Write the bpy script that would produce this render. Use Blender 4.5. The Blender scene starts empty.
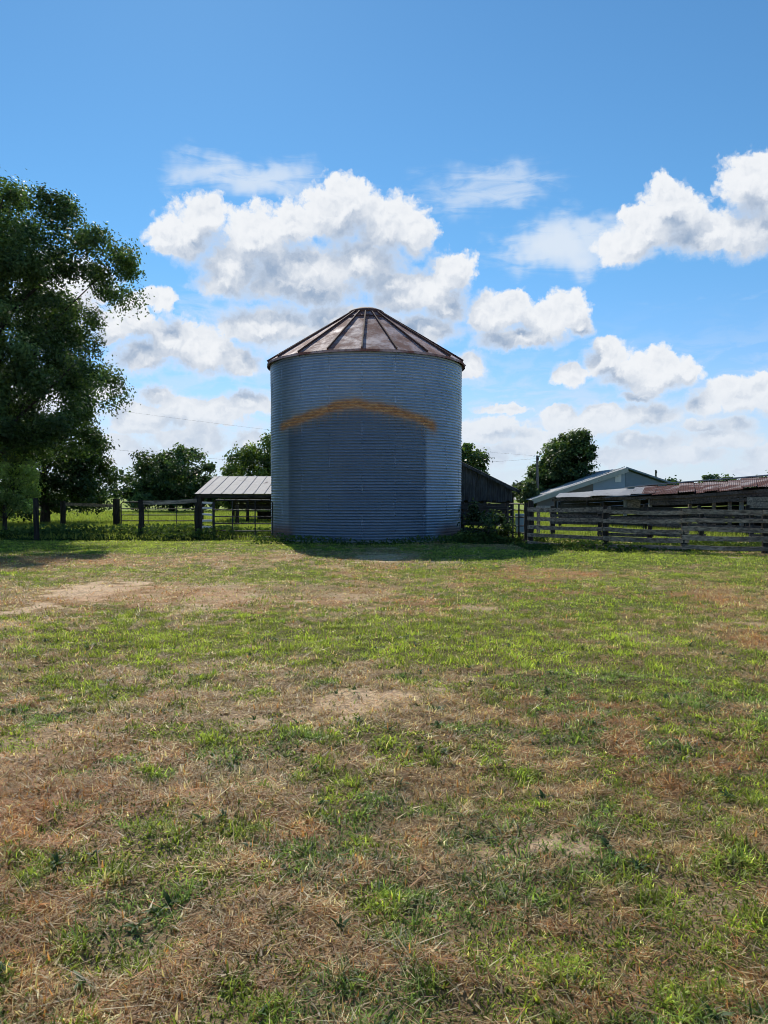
import bpy, bmesh, math, random
import numpy as np
from mathutils import Vector, Matrix
R = math.radians
rng = np.random.default_rng(11)
random.seed(5)
S = bpy.context.scene
C = S.collection

# ------------------------------------------------------------------ camera
F = 780.0; EYE = 1.6; PITCH = math.atan(15 / F)
camd = bpy.data.cameras.new('camera'); cam = bpy.data.objects.new('camera', camd); C.objects.link(cam)
camd.sensor_fit = 'VERTICAL'; camd.sensor_height = 36; camd.lens = 36 * F / 1024
camd.clip_start = .05; camd.clip_end = 20000
cam.location = (0, 0, EYE); cam.rotation_euler = (R(90) - PITCH, 0, 0)
S.camera = cam

def at(px, py, Y):
    """world point seen at photo pixel (px, py) at distance Y in front of the viewpoint"""
    a, b = (px - 384) / F, (512 - py) / F
    d = Vector((a, math.cos(PITCH) + b * math.sin(PITCH), -math.sin(PITCH) + b * math.cos(PITCH)))
    d *= Y / d.y
    return Vector((d.x, Y, EYE + d.z))
def gx(px, Y): return (px - 384) / F * Y

# ------------------------------------------------------------------ numpy noise
def vnoise(x, y, seed=0):
    xi = np.floor(x).astype(np.int64); yi = np.floor(y).astype(np.int64)
    fx = x - xi; fy = y - yi
    fx = fx * fx * (3 - 2 * fx); fy = fy * fy * (3 - 2 * fy)
    def h(a, b):
        n = (a * 374761393 + b * 668265263 + seed * 1442695041) & 0xffffffff
        n = ((n ^ (n >> 13)) * 1274126177) & 0xffffffff
        return ((n ^ (n >> 16)) & 0xffff) / 65535.0
    return (h(xi, yi) * (1 - fx) + h(xi + 1, yi) * fx) * (1 - fy) + (h(xi, yi + 1) * (1 - fx) + h(xi + 1, yi + 1) * fx) * fy
def fbm(x, y, s, o=4, seed=0):
    v = 0; a = .5; t = 0
    for k in range(o):
        v = v + a * vnoise(x / s + 17.3 * k, y / s - 9.1 * k, seed + k); t += a; a *= .55; s *= .5
    return v / t
def sstep(a, b, x):
    t = np.clip((x - a) / (b - a), 0, 1); return t * t * (3 - 2 * t)

# ------------------------------------------------------------------ materials
def mat(name):
    m = bpy.data.materials.new(name); m.use_nodes = True
    nt = m.node_tree; nt.nodes.clear()
    o = nt.nodes.new('ShaderNodeOutputMaterial')
    return m, nt, o
class N:
    def __init__(s, nt): s.t = nt
    def n(s, typ, **kw):
        k = s.t.nodes.new(typ)
        for a, b in kw.items(): setattr(k, a, b)
        return k
    def l(s, a, b): s.t.links.new(a, b)
    def math(s, op, a, b=None, c=None, clamp=False):
        k = s.n('ShaderNodeMath', operation=op, use_clamp=clamp)
        for i, v in enumerate((a, b, c)):
            if v is None: continue
            if isinstance(v, (int, float)): k.inputs[i].default_value = v
            else: s.l(v, k.inputs[i])
        return k.outputs[0]
    def vmath(s, op, a, b=None, c=None):
        k = s.n('ShaderNodeVectorMath', operation=op)
        for i, v in enumerate((a, b, c)):
            if v is None: continue
            if isinstance(v, (tuple, list)): k.inputs[i].default_value = v
            elif isinstance(v, (int, float)): k.inputs['Scale'].default_value = v
            else: s.l(v, k.inputs[i])
        return k.outputs['Value'] if op in ('LENGTH', 'DOT_PRODUCT', 'DISTANCE') else k.outputs[0]
    def noise(s, vec, scale, detail=4, rough=.55, out='Fac', dist=0, dim='3D'):
        k = s.n('ShaderNodeTexNoise', noise_dimensions=dim); k.inputs['Scale'].default_value = scale
        k.inputs['Detail'].default_value = detail; k.inputs['Roughness'].default_value = rough
        k.inputs['Distortion'].default_value = dist
        if vec is not None: s.l(vec, k.inputs['Vector'])
        return k.outputs[out]
    def mr(s, v, a, b, c=0, d=1, smooth=True):
        k = s.n('ShaderNodeMapRange', interpolation_type='SMOOTHSTEP' if smooth else 'LINEAR')
        s.l(v, k.inputs[0])
        for i, x in enumerate((a, b, c, d)): k.inputs[i + 1].default_value = x
        return k.outputs[0]
    def mix(s, f, a, b, blend='MIX'):
        k = s.n('ShaderNodeMix', data_type='RGBA', blend_type=blend)
        for i, v in ((0, f), (6, a), (7, b)):
            if isinstance(v, (int, float)): k.inputs[i].default_value = v
            elif isinstance(v, (tuple, list)): k.inputs[i].default_value = tuple(v)[:3] + (1,)
            else: s.l(v, k.inputs[i])
        return k.outputs[2]
    def map(s, vec, scale=(1, 1, 1), loc=(0, 0, 0), rot=(0, 0, 0)):
        k = s.n('ShaderNodeMapping'); s.l(vec, k.inputs[0])
        k.inputs[1].default_value = loc; k.inputs[2].default_value = rot; k.inputs[3].default_value = scale
        return k.outputs[0]
def principled(g, o, col, rough=.7, metal=0., spec=.3, bump=None, bstr=.3, bdist=.02):
    p = g.n('ShaderNodeBsdfPrincipled')
    for nm, v in (('Base Color', col), ('Roughness', rough), ('Metallic', metal), ('Specular IOR Level', spec)):
        if isinstance(v, (int, float)): p.inputs[nm].default_value = v
        elif isinstance(v, tuple): p.inputs[nm].default_value = v + (1,)
        else: g.l(v, p.inputs[nm])
    if bump is not None:
        b = g.n('ShaderNodeBump'); b.inputs['Strength'].default_value = bstr; b.inputs['Distance'].default_value = bdist
        g.l(bump, b.inputs['Height']); g.l(b.outputs[0], p.inputs['Normal'])
    g.l(p.outputs[0], o.inputs[0]); return p

def wood_mat(name, dark, light, scale=(9, 9, 1.2), lichen=None):
    m, nt, o = mat(name); g = N(nt)
    co = g.n('ShaderNodeTexCoord').outputs['Object']
    v = g.map(co, scale)
    a = g.noise(v, 2.2, 6, .62, dist=.4); b = g.noise(co, .9, 3)
    c = g.mix(g.mr(a, .3, .72), dark, light)
    c = g.mix(g.mr(b, .35, .75, 0, .55), c, tuple(x * .45 for x in dark))
    if lichen:
        c = g.mix(g.mr(g.noise(co, 5, 4), .58, .7, 0, .6), c, lichen)
    principled(g, o, c, .85, 0, .2, a, .5, .01)
    return m
W_POST = wood_mat('dark_post_wood', (.018, .016, .014), (.06, .052, .045))
W_RAIL = wood_mat('weathered_rail_wood', (.12, .095, .075), (.52, .42, .325), (1.2, 9, 9))
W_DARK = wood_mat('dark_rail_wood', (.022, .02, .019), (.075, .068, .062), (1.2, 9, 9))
W_BARN = wood_mat('grey_barn_siding', (.03, .032, .037), (.12, .125, .135), (7, 7, .5))
W_RED = wood_mat('brown_shed_boards', (.06, .04, .033), (.22, .16, .135), (1, 7, 7))
W_PALE = wood_mat('pale_bare_wood', (.22, .21, .2), (.45, .43, .4))

def metal_mat(name, base, var, rust=None, rust_amt=.5, metal=.55, rough=.42, rscale=1.5):
    m, nt, o = mat(name); g = N(nt)
    co = g.n('ShaderNodeTexCoord').outputs['Object']
    a = g.noise(co, 2.5, 6, .6); b = g.noise(co, rscale, 7, .68)
    c = g.mix(a, base, var)
    met = metal; ro = rough
    if rust:
        r = g.mr(b, .62 - .25 * rust_amt, .74 - .25 * rust_amt)
        c = g.mix(r, c, g.mix(a, rust, tuple(x * .4 for x in rust)))
        met = g.math('MULTIPLY_ADD', r, -metal * .9, metal); ro = g.math('MULTIPLY_ADD', r, .4, rough)
    principled(g, o, c, ro, met, .4 if metal else .12)
    return m
M_PIPE = metal_mat('dull_steel_pipe', (.035, .036, .04), (.075, .075, .078), (.06, .035, .025), .5, .0, .7, 6)
M_PALE = metal_mat('pale_steel', (.42, .43, .45), (.6, .6, .62), (.15, .08, .05), .15, .4, .4)
M_TIN = metal_mat('galvanised_tin_roof', (.2, .2, .215), (.35, .34, .355), (.17, .1, .07), .12, .0, .7, 1.1)
M_WHITE = metal_mat('pale_tin_roof', (.32, .32, .33), (.5, .49, .48), (.2, .12, .09), .12, .0, .7)
M_BLUE = metal_mat('blue_grey_sheet', (.24, .3, .41), (.3, .36, .47), None, 0, .2, .5)
M_SLATE = metal_mat('slate_blue_sheet', (.14, .19, .27), (.2, .25, .33), None, 0, .2, .5)
M_RUSTROOF = metal_mat('rusted_tin_roof', (.3, .25, .25), (.17, .125, .125), (.125, .05, .046), .9, .0, .75, .6)
M_WIRE = metal_mat('grey_cable', (.12, .12, .13), (.2, .2, .2), None, 0, .2, .5)
M_GRAYBOX = metal_mat('blue_grey_tub', (.25, .32, .42), (.32, .4, .5), None, 0, 0, .5)
M_DARK = metal_mat('dark_iron', (.04, .04, .042), (.08, .075, .07), (.06, .03, .02), .5, .4, .6)  # dark iron mottled with rust

def leaf_mat(name, trans=.35, rough=.5, tint=(1.25, 1.35, .5), spec=.15):
    m, nt, o = mat(name); g = N(nt)
    at_ = g.n('ShaderNodeAttribute', attribute_name='Col')
    c = at_.outputs['Color']
    d = g.n('ShaderNodeBsdfPrincipled'); g.l(c, d.inputs['Base Color'])
    d.inputs['Roughness'].default_value = rough; d.inputs['Specular IOR Level'].default_value = spec
    t = g.n('ShaderNodeBsdfTranslucent'); g.l(g.mix(1., c, tint, 'MULTIPLY'), t.inputs['Color'])
    x = g.n('ShaderNodeMixShader'); x.inputs[0].default_value = trans
    g.l(d.outputs[0], x.inputs[1]); g.l(t.outputs[0], x.inputs[2]); g.l(x.outputs[0], o.inputs[0])
    return m
M_LEAF = leaf_mat('leaf', .3)
M_GRASS = leaf_mat('grass_blade', .55, .5, (1.15, 1.15, .7), .25)
M_WEED = leaf_mat('weed_leaf', .3, .8, spec=.02)
M_BARK = wood_mat('bark', (.03, .026, .022), (.1, .088, .075), (5, 5, .8))

# ------------------------------------------------------------------ mesh helpers
class MB:
    def __init__(s): s.v = []; s.f = []
    def add(s, vs, fs):
        o = len(s.v); s.v += [tuple(p) for p in vs]; s.f += [tuple(i + o for i in f) for f in fs]
        return s
    def box(s, c, size, rz=0, rx=0, ry=0, jitter=0):
        x, y, z = (k / 2 for k in size)
        M = Matrix.Translation(c) @ Matrix.Rotation(rz, 4, 'Z') @ Matrix.Rotation(ry, 4, 'Y') @ Matrix.Rotation(rx, 4, 'X')
        vs = [M @ Vector((a * x + random.uniform(-jitter, jitter), b * y + random.uniform(-jitter, jitter), d * z + random.uniform(-jitter, jitter)))
              for a in (-1, 1) for b in (-1, 1) for d in (-1, 1)]
        return s.add(vs, [(0, 1, 3, 2), (4, 6, 7, 5), (0, 4, 5, 1), (2, 3, 7, 6), (0, 2, 6, 4), (1, 5, 7, 3)])
    def bar(s, a, b, w, h, up=Vector((0, 0, 1)), bow=0):
        """board from a to b, w thick sideways and h tall, slightly bowed and uneven"""
        a, b = Vector(a), Vector(b); d = (b - a); L = d.length; d.normalize()
        sd = d.cross(up); sd.normalize(); u = sd.cross(d)
        n = 5; rings = []
        for i in range(n + 1):
            t = i / n; p = a.lerp(b, t) - u * bow * 4 * t * (1 - t)
            hh = h * random.uniform(.93, 1.04)
            rings.append([p + sd * (w / 2) * i1 + u * (hh / 2) * i2 for i1, i2 in ((-1, -1), (1, -1), (1, 1), (-1, 1))])
        vs = [p for r in rings for p in r]; fs = [(3, 2, 1, 0), tuple(n * 4 + k for k in range(4))]
        for i in range(n):
            for k in range(4):
                k2 = (k + 1) % 4; fs.append((i * 4 + k, i * 4 + k2, i * 4 + 4 + k2, i * 4 + 4 + k))
        return s.add(vs, fs)
    def tube(s, pts, rad, n=8, cap=True):
        pts = [Vector(p) for p in pts]; m = len(pts)
        if isinstance(rad, (int, float)): rad = [rad] * m
        vs = []; fs = []
        for i, p in enumerate(pts):
            d = (pts[min(i + 1, m - 1)] - pts[max(i - 1, 0)]).normalized()
            a = d.cross(Vector((.31, .95, .02)) if abs(d.z) > .7 else Vector((0, 0, 1))).normalized(); b = d.cross(a)
            for k in range(n):
                t = 2 * math.pi * k / n; vs.append(p + (a * math.cos(t) + b * math.sin(t)) * rad[i])
        for i in range(m - 1):
            for k in range(n):
                k2 = (k + 1) % n; fs.append((i * n + k, i * n + k2, (i + 1) * n + k2, (i + 1) * n + k))
        if cap: fs += [tuple(range(n - 1, -1, -1)), tuple((m - 1) * n + k for k in range(n))]
        return s.add(vs, fs)
    def build(s, name, m, parent=None, smooth=False):
        me = bpy.data.meshes.new(name); me.from_pydata(s.v, [], s.f); me.update()
        if smooth: me.polygons.foreach_set('use_smooth', [True] * len(me.polygons))
        if m: me.materials.append(m)
        o = bpy.data.objects.new(name, me); C.objects.link(o)
        if parent:
            o.parent = parent
            # parts are modelled in world coordinates: keep them there
            w = world_loc(parent)
            for v in me.vertices: v.co -= w
        return o
def world_loc(o):
    w = Vector((0, 0, 0))
    while o: w += o.location; o = o.parent
    return w
def tag(o, label=None, cat=None, group=None, kind=None):
    for k, v in (('label', label), ('category', cat), ('group', group), ('kind', kind)):
        if v: o[k] = v
    return o
def thing(name, loc, label, cat, group=None):
    o = bpy.data.objects.new(name, None); C.objects.link(o); o.location = loc; o.empty_display_size = .3
    return tag(o, label, cat, group)
def np_mesh(name, co, faces_n, loops, m, col=None, parent=None, smooth=False):
    """co (V,3), loops flat vertex index array, faces_n array of face sizes"""
    me = bpy.data.meshes.new(name)
    me.vertices.add(len(co)); me.vertices.foreach_set('co', np.ascontiguousarray(co, dtype=np.float32).ravel())
    me.loops.add(len(loops)); me.loops.foreach_set('vertex_index', loops.astype(np.int32))
    st = np.concatenate(([0], np.cumsum(faces_n)[:-1])).astype(np.int32)
    me.polygons.add(len(faces_n)); me.polygons.foreach_set('loop_start', st)
    me.update(calc_edges=True)
    if smooth: me.polygons.foreach_set('use_smooth', np.ones(len(faces_n), dtype=bool))
    if col is not None:
        a = me.attributes.new('Col', 'FLOAT_COLOR', 'POINT')
        a.data.foreach_set('color', np.concatenate([col, np.ones((len(col), 1))], 1).astype(np.float32).ravel())
    me.materials.append(m)
    o = bpy.data.objects.new(name, me); C.objects.link(o)
    if parent: o.parent = parent
    return o

# ------------------------------------------------------------------ ground
def height(x, y):
    far = sstep(26, 60, np.hypot(x, y))
    return ((fbm(x, y, 5, 3, 3) - .5) * .10 + (fbm(x, y, .9, 3, 9) - .5) * .06 + (fbm(x, y, .2, 2, 19) - .5) * .036 * (1 - sstep(8, 16, y))) * (1 - far) * sstep(-2, 2, y + 3)
PATCH = []   # (X, Y, rx, ry, green, bare)
def patch(px, py, rpx, rpy, green=0, bare=0, red=0):
    Y = EYE * F / (py - 497); ry = abs(EYE * F / (py - rpy - 497) - EYE * F / (py + rpy - 497)) / 2
    PATCH.append((gx(px, Y), Y, rpx / F * Y, ry, green, bare, red))
patch(85, 592, 40, 14, -.4, .9); patch(215, 594, 60, 10, -.3, .4); patch(345, 596, 40, 6, -.25, .5)
patch(385, 557, 36, 5, -.4, .8); patch(145, 590, 140, 14, -.22, .2); patch(60, 600, 90, 8, -.2, .2)
patch(365, 708, 78, 16, -.4, .72); patch(420, 697, 40, 8, -.2, .4); patch(235, 717, 28, 7, -.2, .5); patch(300, 712, 120, 14, -.2, .12)
patch(480, 850, 70, 14, -.1, .4); patch(700, 880, 50, 25, -.1, .1); patch(725, 915, 22, 14, -.2, .15)
patch(560, 848, 30, 9, -.1, .45); patch(150, 700, 60, 8, -.25, .1, .3)
patch(555, 574, 60, 5, -.35, .5, 1.2); patch(250, 560, 190, 8, -.2, .05, .25); patch(60, 562, 120, 7, -.35, .1, .7)
patch(760, 642, 30, 12, -.4, .1, .8); patch(720, 598, 90, 12, -.25, .05, .2); patch(470, 585, 110, 10, -.12, .05)
patch(440, 652, 130, 14, .42); patch(300, 632, 170, 14, .46); patch(690, 678, 130, 22, .6); patch(620, 640, 90, 14, .25); patch(560, 622, 140, 26, .24); patch(100, 640, 120, 14, .25)
patch(600, 600, 90, 12, .14); patch(110, 650, 120, 22, .2); patch(80, 720, 100, 30, .12); patch(650, 560, 160, 7, .3)
patch(230, 760, 80, 22, .1); patch(490, 760, 80, 16, .06); patch(620, 820, 120, 30, .1)
patch(90, 860, 220, 45, -.1); patch(140, 970, 220, 80, -.10, .1, .3); patch(420, 950, 160, 60, -.04, .05, .3); patch(640, 980, 160, 60, -.06, .06, .5); patch(100, 820, 150, 25, -.1, .1, .25); patch(350, 850, 60, 25, -.06, .05, .3)
patch(330, 930, 120, 30, .05); patch(20, 940, 50, 50, .16); patch(350, 560, 250, 3.5, .1); patch(140, 800, 200, 20, -.08)
patch(80, 549, 160, 6, .5); patch(60, 546, 160, 5, .3); patch(130, 542, 140, 3, .4)
for px in (500, 620, 690): patch(px, 556, 110, 5, .25)

def field(x, y):
    """greenness, bareness, redness of the turf at ground points"""
    near = 1 - sstep(5, 16, y)
    b1 = fbm(x, y, 3.2, 4, 21); b2 = fbm(x * 1.0, y * .75, .75, 3, 33); b3 = fbm(x, y, .22, 2, 41)
    g = .64 + .01 * near + (b1 - .5) * .5 + (b2 - .5) * (.82 - .3 * near) + (b3 - .5) * (1.0 + .5 * near) + (fbm(x, y, .09, 2, 43) - .5) * .5
    g = g - .06 + .04 * sstep(4, 9, y) - .05 * sstep(14, 20, y)
    bare = sstep(.66, .8, fbm(x, y, 1.6, 4, 57)) * .5
    red = sstep(.55, .75, fbm(x, y, 2.4, 3, 77)) * .6
    wx = (fbm(x, y, 1.2, 3, 91) - .5) * 1.1; wy = (fbm(x, y, 1.2, 3, 95) - .5) * 1.1
    for (X, Y, rx, ry, gg, bb, rr) in PATCH:
        k = np.clip(rx, .3, 3)
        d = ((x + wx * k - X) / rx) ** 2 + ((y + wy * min(ry, 2.2) - Y) / ry) ** 2
        w = np.exp(-d * 1.1); g = g + gg * w; bare = bare + bb * sstep(.3, .72, w + (b3 - .5) * 1.5 + (b2 - .5) * .9) * (w > .05); red = red + rr * w
    mead = sstep(27.5, 31, y)         # pasture beyond the fence is greener
    g = g + mead * .55; bare = bare * (1 - mead); red = red * (1 - mead)
    return g, np.clip(bare, 0, 1), np.clip(red, 0, 1)

GREEN1 = np.array((.13, .19, .032)); GREEN2 = np.array((.40, .50, .065)); STRAW = np.array((.98, .78, .44))
BROWN = np.array((.37, .225, .11)); SOIL = np.array((.78, .57, .38)); REDS = np.array((.52, .25, .1)); MEAD = np.array((.26, .34, .06))

ys = np.concatenate((np.linspace(-60, 0, 16), np.linspace(.8, 12, 230)[0:], 12 * (32 / 12) ** np.linspace(.006, 1, 170), 32 * (9000 / 32) ** np.linspace(.02, 1, 90)))
us = np.linspace(-1, 1, 361); us = us * (.35 + .65 * us ** 4)
X = np.outer(np.clip(np.abs(ys), 14, None) * 2.3 + 4, us); Yg = np.outer(ys, np.ones_like(us))
Z = height(X, Yg)
g, ba, rd = field(X, Yg)
G = sstep(.3, .75, g)[..., None]
fine = fbm(X, Yg, .3, 3, 5)[..., None]
gc = BROWN * (1 - fine) * .75 + STRAW * fine * .5
gc = gc * (1 - rd[..., None] * .7) + REDS * rd[..., None] * .7
gc = gc * (1 - G) + ((GREEN1 * .45 * (1 - fine) + GREEN2 * .4 * fine) * sstep(3, 14, Yg)[..., None] + (BROWN * .5 * (1 - fine) + STRAW * .3 * fine) * (1 - sstep(3, 14, Yg)[..., None])) * G
rs_ = np.clip(rd[..., None] - .3, 0, .7)
gc = gc * (1 - ba[..., None]) + (SOIL * (1 - rs_) + REDS * rs_) * (.8 + .3 * fine) * ba[..., None]
md = sstep(29, 40, Yg)[..., None]
gc = gc * (1 - md) + (MEAD * (.75 + .5 * fbm(X, Yg, 9, 3, 14)[..., None])) * md
fr = sstep(150, 2500, Yg)[..., None]
gc = gc * (1 - fr) + np.array((.16, .22, .16)) * fr
nv, nu = X.shape
idx = np.arange(nv * nu).reshape(nv, nu)
q = np.stack((idx[:-1, :-1], idx[:-1, 1:], idx[1:, 1:], idx[1:, :-1]), -1).reshape(-1, 4)
m, nt, o_ = mat('turf_soil'); gN = N(nt)
co = gN.n('ShaderNodeTexCoord').outputs['Object']
base = gN.n('ShaderNodeAttribute', attribute_name='Col').outputs['Color']
n1 = gN.noise(co, 28, 6, .7); n2 = gN.noise(co, 6, 5, .65)
colr = gN.mix(gN.mr(n1, .28, .72), gN.mix(1., base, (.45, .42, .4), 'MULTIPLY'), gN.mix(1., base, (1.35, 1.32, 1.25), 'MULTIPLY'))
colr = gN.mix(gN.mr(n2, .3, .7, 0, .35), colr, gN.mix(1., base, (.6, .62, .6), 'MULTIPLY'))
principled(gN, o_, colr, .95, 0, .1, n1, .8, .03)
ground = np_mesh('ground', np.stack((X, Yg, Z), -1).reshape(-1, 3), np.full(len(q), 4), q.ravel(), m, gc.reshape(-1, 3), smooth=True)
tag(ground, kind='structure')

# ------------------------------------------------------------------ grass
BINC = Vector((-.7, 31, 0)); BR = 3.75
def blades(P, L, W, lean, az, col, tip, seg2=False):
    """P base points; each blade a thin leaning triangle (or bent strip); lean = angle from vertical"""
    n = len(P)
    d = np.stack((np.cos(az) * np.sin(lean), np.sin(az) * np.sin(lean), np.cos(lean)), -1)
    wa = az + np.pi / 2 + rng.normal(0, .5, n)
    w = np.stack((np.cos(wa), np.sin(wa), np.zeros(n)), -1) * (W / 2)[:, None]
    if not seg2:
        V = np.stack((P - w, P + w, P + d * L[:, None]), 1).reshape(-1, 3)
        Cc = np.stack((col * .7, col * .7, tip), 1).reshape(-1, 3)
        return V, Cc, np.full(n, 3), np.arange(3 * n)
    l2 = np.clip(lean + rng.uniform(.2, .8, n), 0, 1.75)
    d2 = np.stack((np.cos(az) * np.sin(l2), np.sin(az) * np.sin(l2), np.cos(l2)), -1)
    mid = P + d * (L * .5)[:, None]; tipp = mid + d2 * (L * .5)[:, None]
    tipp[:, 2] = np.maximum(tipp[:, 2], P[:, 2] + .004)
    V = np.stack((P - w, P + w, mid + w * .8, mid - w * .8, tipp), 1).reshape(-1, 3)
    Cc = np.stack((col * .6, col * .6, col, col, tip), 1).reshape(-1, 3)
    b = np.arange(n) * 5
    lp = np.stack((b, b + 1, b + 2, b + 3, b + 3, b + 2, b + 4), -1).ravel()
    return V, Cc, np.tile((4, 3), n), lp
def pack(name, parts, label, m=None):
    V = []; Cc = []; fn = []; lp = []; o = 0
    for (v, c, f, l) in parts:
        V.append(v); Cc.append(c); fn.append(f); lp.append(l + o); o += len(v)
    ob = np_mesh(name, np.concatenate(V), np.concatenate(fn), np.concatenate(lp), m or M_GRASS, np.clip(np.concatenate(Cc), 0, 1))
    return tag(ob, label, name.replace('_', ' '), kind='stuff')
def scatter(y0, y1, dens):
    w1 = .56 * y1 + 1.6
    n = int(dens * (y1 - y0) * 2 * w1)
    x = rng.uniform(-w1, w1, n); y = rng.uniform(y0, y1, n)
    k = np.abs(x) < .56 * y + 1.6
    k &= np.hypot(x - BINC.x, y - BINC.y) > BR + .05
    return x[k], y[k]
GP = []; DP = []
bands = [(1.7, 3.0, 17000, 1.45), (3.0, 4.5, 12500, 1.6), (4.5, 7, 7600, 2.0), (7, 11, 3800, 2.7), (11, 17, 1750, 3.6), (17, 28.6, 700, 5.)]
for (y0, y1, dens, ws) in bands:
    x, y = scatter(y0, y1, dens)
    g, ba, rd = field(x, y)
    near = y0 < 7
    r = rng.random(len(x))
    isg = r < (sstep(.2, .85, g) * .84 + .08)
    clump = fbm(x, y, .10 if y0 < 7 else .17, 2, 131)
    keep = (rng.random(len(x)) > ba * np.where(isg, .96, .86)) & ((clump > .42) | (rng.random(len(x)) < .62))
    tone = .8 + .6 * sstep(.4, .75, clump)[keep]
    x, y, g, ba, rd, isg = (a[keep] for a in (x, y, g, ba, rd, isg))
    tuft = sstep(.45, .8, fbm(x, y, .16, 2, 63))
    z = height(x, y)
    P = np.stack((x, y, z - .004), -1)
    n = len(x); az = rng.uniform(0, 2 * np.pi, n)
    # green, upright
    k = isg; nk = k.sum()
    L = rng.uniform(.02, .05, nk) * (.75 + .9 * tuft[k]) * (1 + .08 * ws); W = rng.uniform(.0028, .006, nk) * ws
    mixv = np.clip(rng.random(nk) * .75 + (g[k] - .6) * 1.1, 0, 1)[:, None]
    col = GREEN1 * (1 - mixv) + GREEN2 * mixv
    dry = (rng.random(nk) < np.clip(.34 - (g[k] - .5), .05, .7))[:, None] * rng.uniform(.3, .9, (nk, 1))
    col = col * (1 - dry) + STRAW * .9 * dry
    gry = (near * .16 + .06) * rng.random((nk, 1)); col = col * (1 - gry) + np.array((.3, .27, .15)) * gry
    blu = (fbm(x[k], y[k], .5, 2, 71) > .6)[:, None] & near
    col = np.where(blu, col * np.array((.78, .88, 1.35)), col)
    col *= rng.uniform(.55, 1.35, (nk, 1)) * tone[k][:, None]
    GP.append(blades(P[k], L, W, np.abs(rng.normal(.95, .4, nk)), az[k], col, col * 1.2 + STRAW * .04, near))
    # dry, mostly lying
    k = ~isg; nk = k.sum()
    up = rng.random(nk) < .13
    L = np.where(up, rng.uniform(.02, .05, nk), rng.uniform(.02, .08, nk) * (1 + (rng.random(nk) < .06) * 1.1)) * (1 + .05 * ws)
    W = rng.uniform(.0016, .0036, nk) * ws
    t = rng.random((nk, 1)) ** 1.5
    col = BROWN * (1 - t) + STRAW * 1.15 * t
    rr = (rng.random(nk) < .22 + rd[k] * .6)[:, None]
    col = np.where(rr, REDS * rng.uniform(.6, 1.5, (nk, 1)), col)
    pale = (rng.random(nk) < .10)[:, None]
    col = np.where(pale, np.array((.72, .62, .44)), col)
    col = col * tone[k][:, None] * rng.uniform(.7, 1.2, (nk, 1))
    W = W * np.where(rng.random(nk) < .22, 2.2, 1.)
    Pk = P[k].copy(); Pk[:, 2] += rng.uniform(.003, .022, nk)
    DP.append(blades(Pk, L, W, np.where(up, np.abs(rng.normal(.6, .3, nk)), rng.uniform(1.2, 1.68, nk)), az[k], col, col * 1.1, False))
# tufts in the foreground: longer fans of blades
for (y0, y1, dens) in ((1.8, 6, 4.5), (6, 13, 2.2)):
    x, y = scatter(y0, y1, dens); g, ba, rd = field(x, y)
    k = (g > .46) & (ba < .3); x, y = x[k], y[k]
    for i in range(len(x)):
        nb = int(rng.integers(10, 30)); rr = rng.uniform(.02, .09)
        a = rng.uniform(0, 2 * np.pi, nb); q_ = rr * np.sqrt(rng.random(nb))
        px_, py_ = x[i] + q_ * np.cos(a), y[i] + q_ * np.sin(a)
        P = np.stack((px_, py_, height(px_, py_) - .004), -1)
        L = rng.uniform(.03, .085, nb) * rng.uniform(.6, 1.15)
        t = rng.random((nb, 1)); c0 = GREEN1 * (1 - t) + GREEN2 * t
        if rng.random() < .35: c0 = c0 * np.array((.75, 1., 1.55))
        if rng.random() < .18: c0 = c0 * .3 + STRAW * .7
        c0 = c0 * rng.uniform(.65, 1.25, (nb, 1))
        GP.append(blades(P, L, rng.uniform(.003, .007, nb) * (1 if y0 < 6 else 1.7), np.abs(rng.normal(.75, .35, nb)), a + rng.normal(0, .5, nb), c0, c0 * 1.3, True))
# broad weed leaves low in the turf
x, y = scatter(1.8, 9, 5.0); g, ba, rd = field(x, y); k = (g > .42); x, y = x[k], y[k]
for i in range(len(x)):
    nb = int(rng.integers(5, 11)); a = rng.uniform(0, 6.28, nb)
    P = np.stack((np.full(nb, x[i]), np.full(nb, y[i]), np.full(nb, float(height(x[i:i+1], y[i:i+1])[0]) + .01)), -1)
    c0 = np.array((.085, .15, .05)) * rng.uniform(.6, 1.3, (nb, 1))
    GP.append(blades(P, rng.uniform(.03, .075, nb), rng.uniform(.012, .022, nb), rng.uniform(.7, 1.35, nb), a, c0, c0 * 1.2, True))
pack('grass', GP, 'short patchy green grass over the mown field in front of the bin')
pack('dry_grass', DP, 'dry straw coloured mown stems lying between the green grass')
# pasture beyond the fences
MP = []
for (y0, y1, dens, ws) in ((28.5, 45, 130, 1), (45, 85, 40, 1.8)):
    w1 = .62 * y1 + 2; n = int(dens * (y1 - y0) * 2 * w1)
    x = rng.uniform(-w1, w1, n); y = rng.uniform(y0, y1, n)
    k = (np.abs(x) < .62 * y + 2) & (np.hypot(x - BINC.x, y - BINC.y) > BR + .1)
    x, y = x[k], y[k]; n = len(x)
    P = np.stack((x, y, height(x, y) - .01), -1)
    t = rng.random((n, 1)); c0 = (MEAD * (1 - t) + np.array((.24, .27, .08)) * t) * rng.uniform(.7, 1.25, (n, 1))
    tl = .6 + .9 * fbm(x, y, 3, 3, 15)
    MP.append(blades(P, rng.uniform(.12, .3, n) * tl, rng.uniform(.02, .045, n) * ws, np.abs(rng.normal(.4, .25, n)), rng.uniform(0, 6.28, n), c0, c0 * 1.25))
pack('meadow_grass', MP, 'taller bright green pasture grass beyond the fences')

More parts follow.
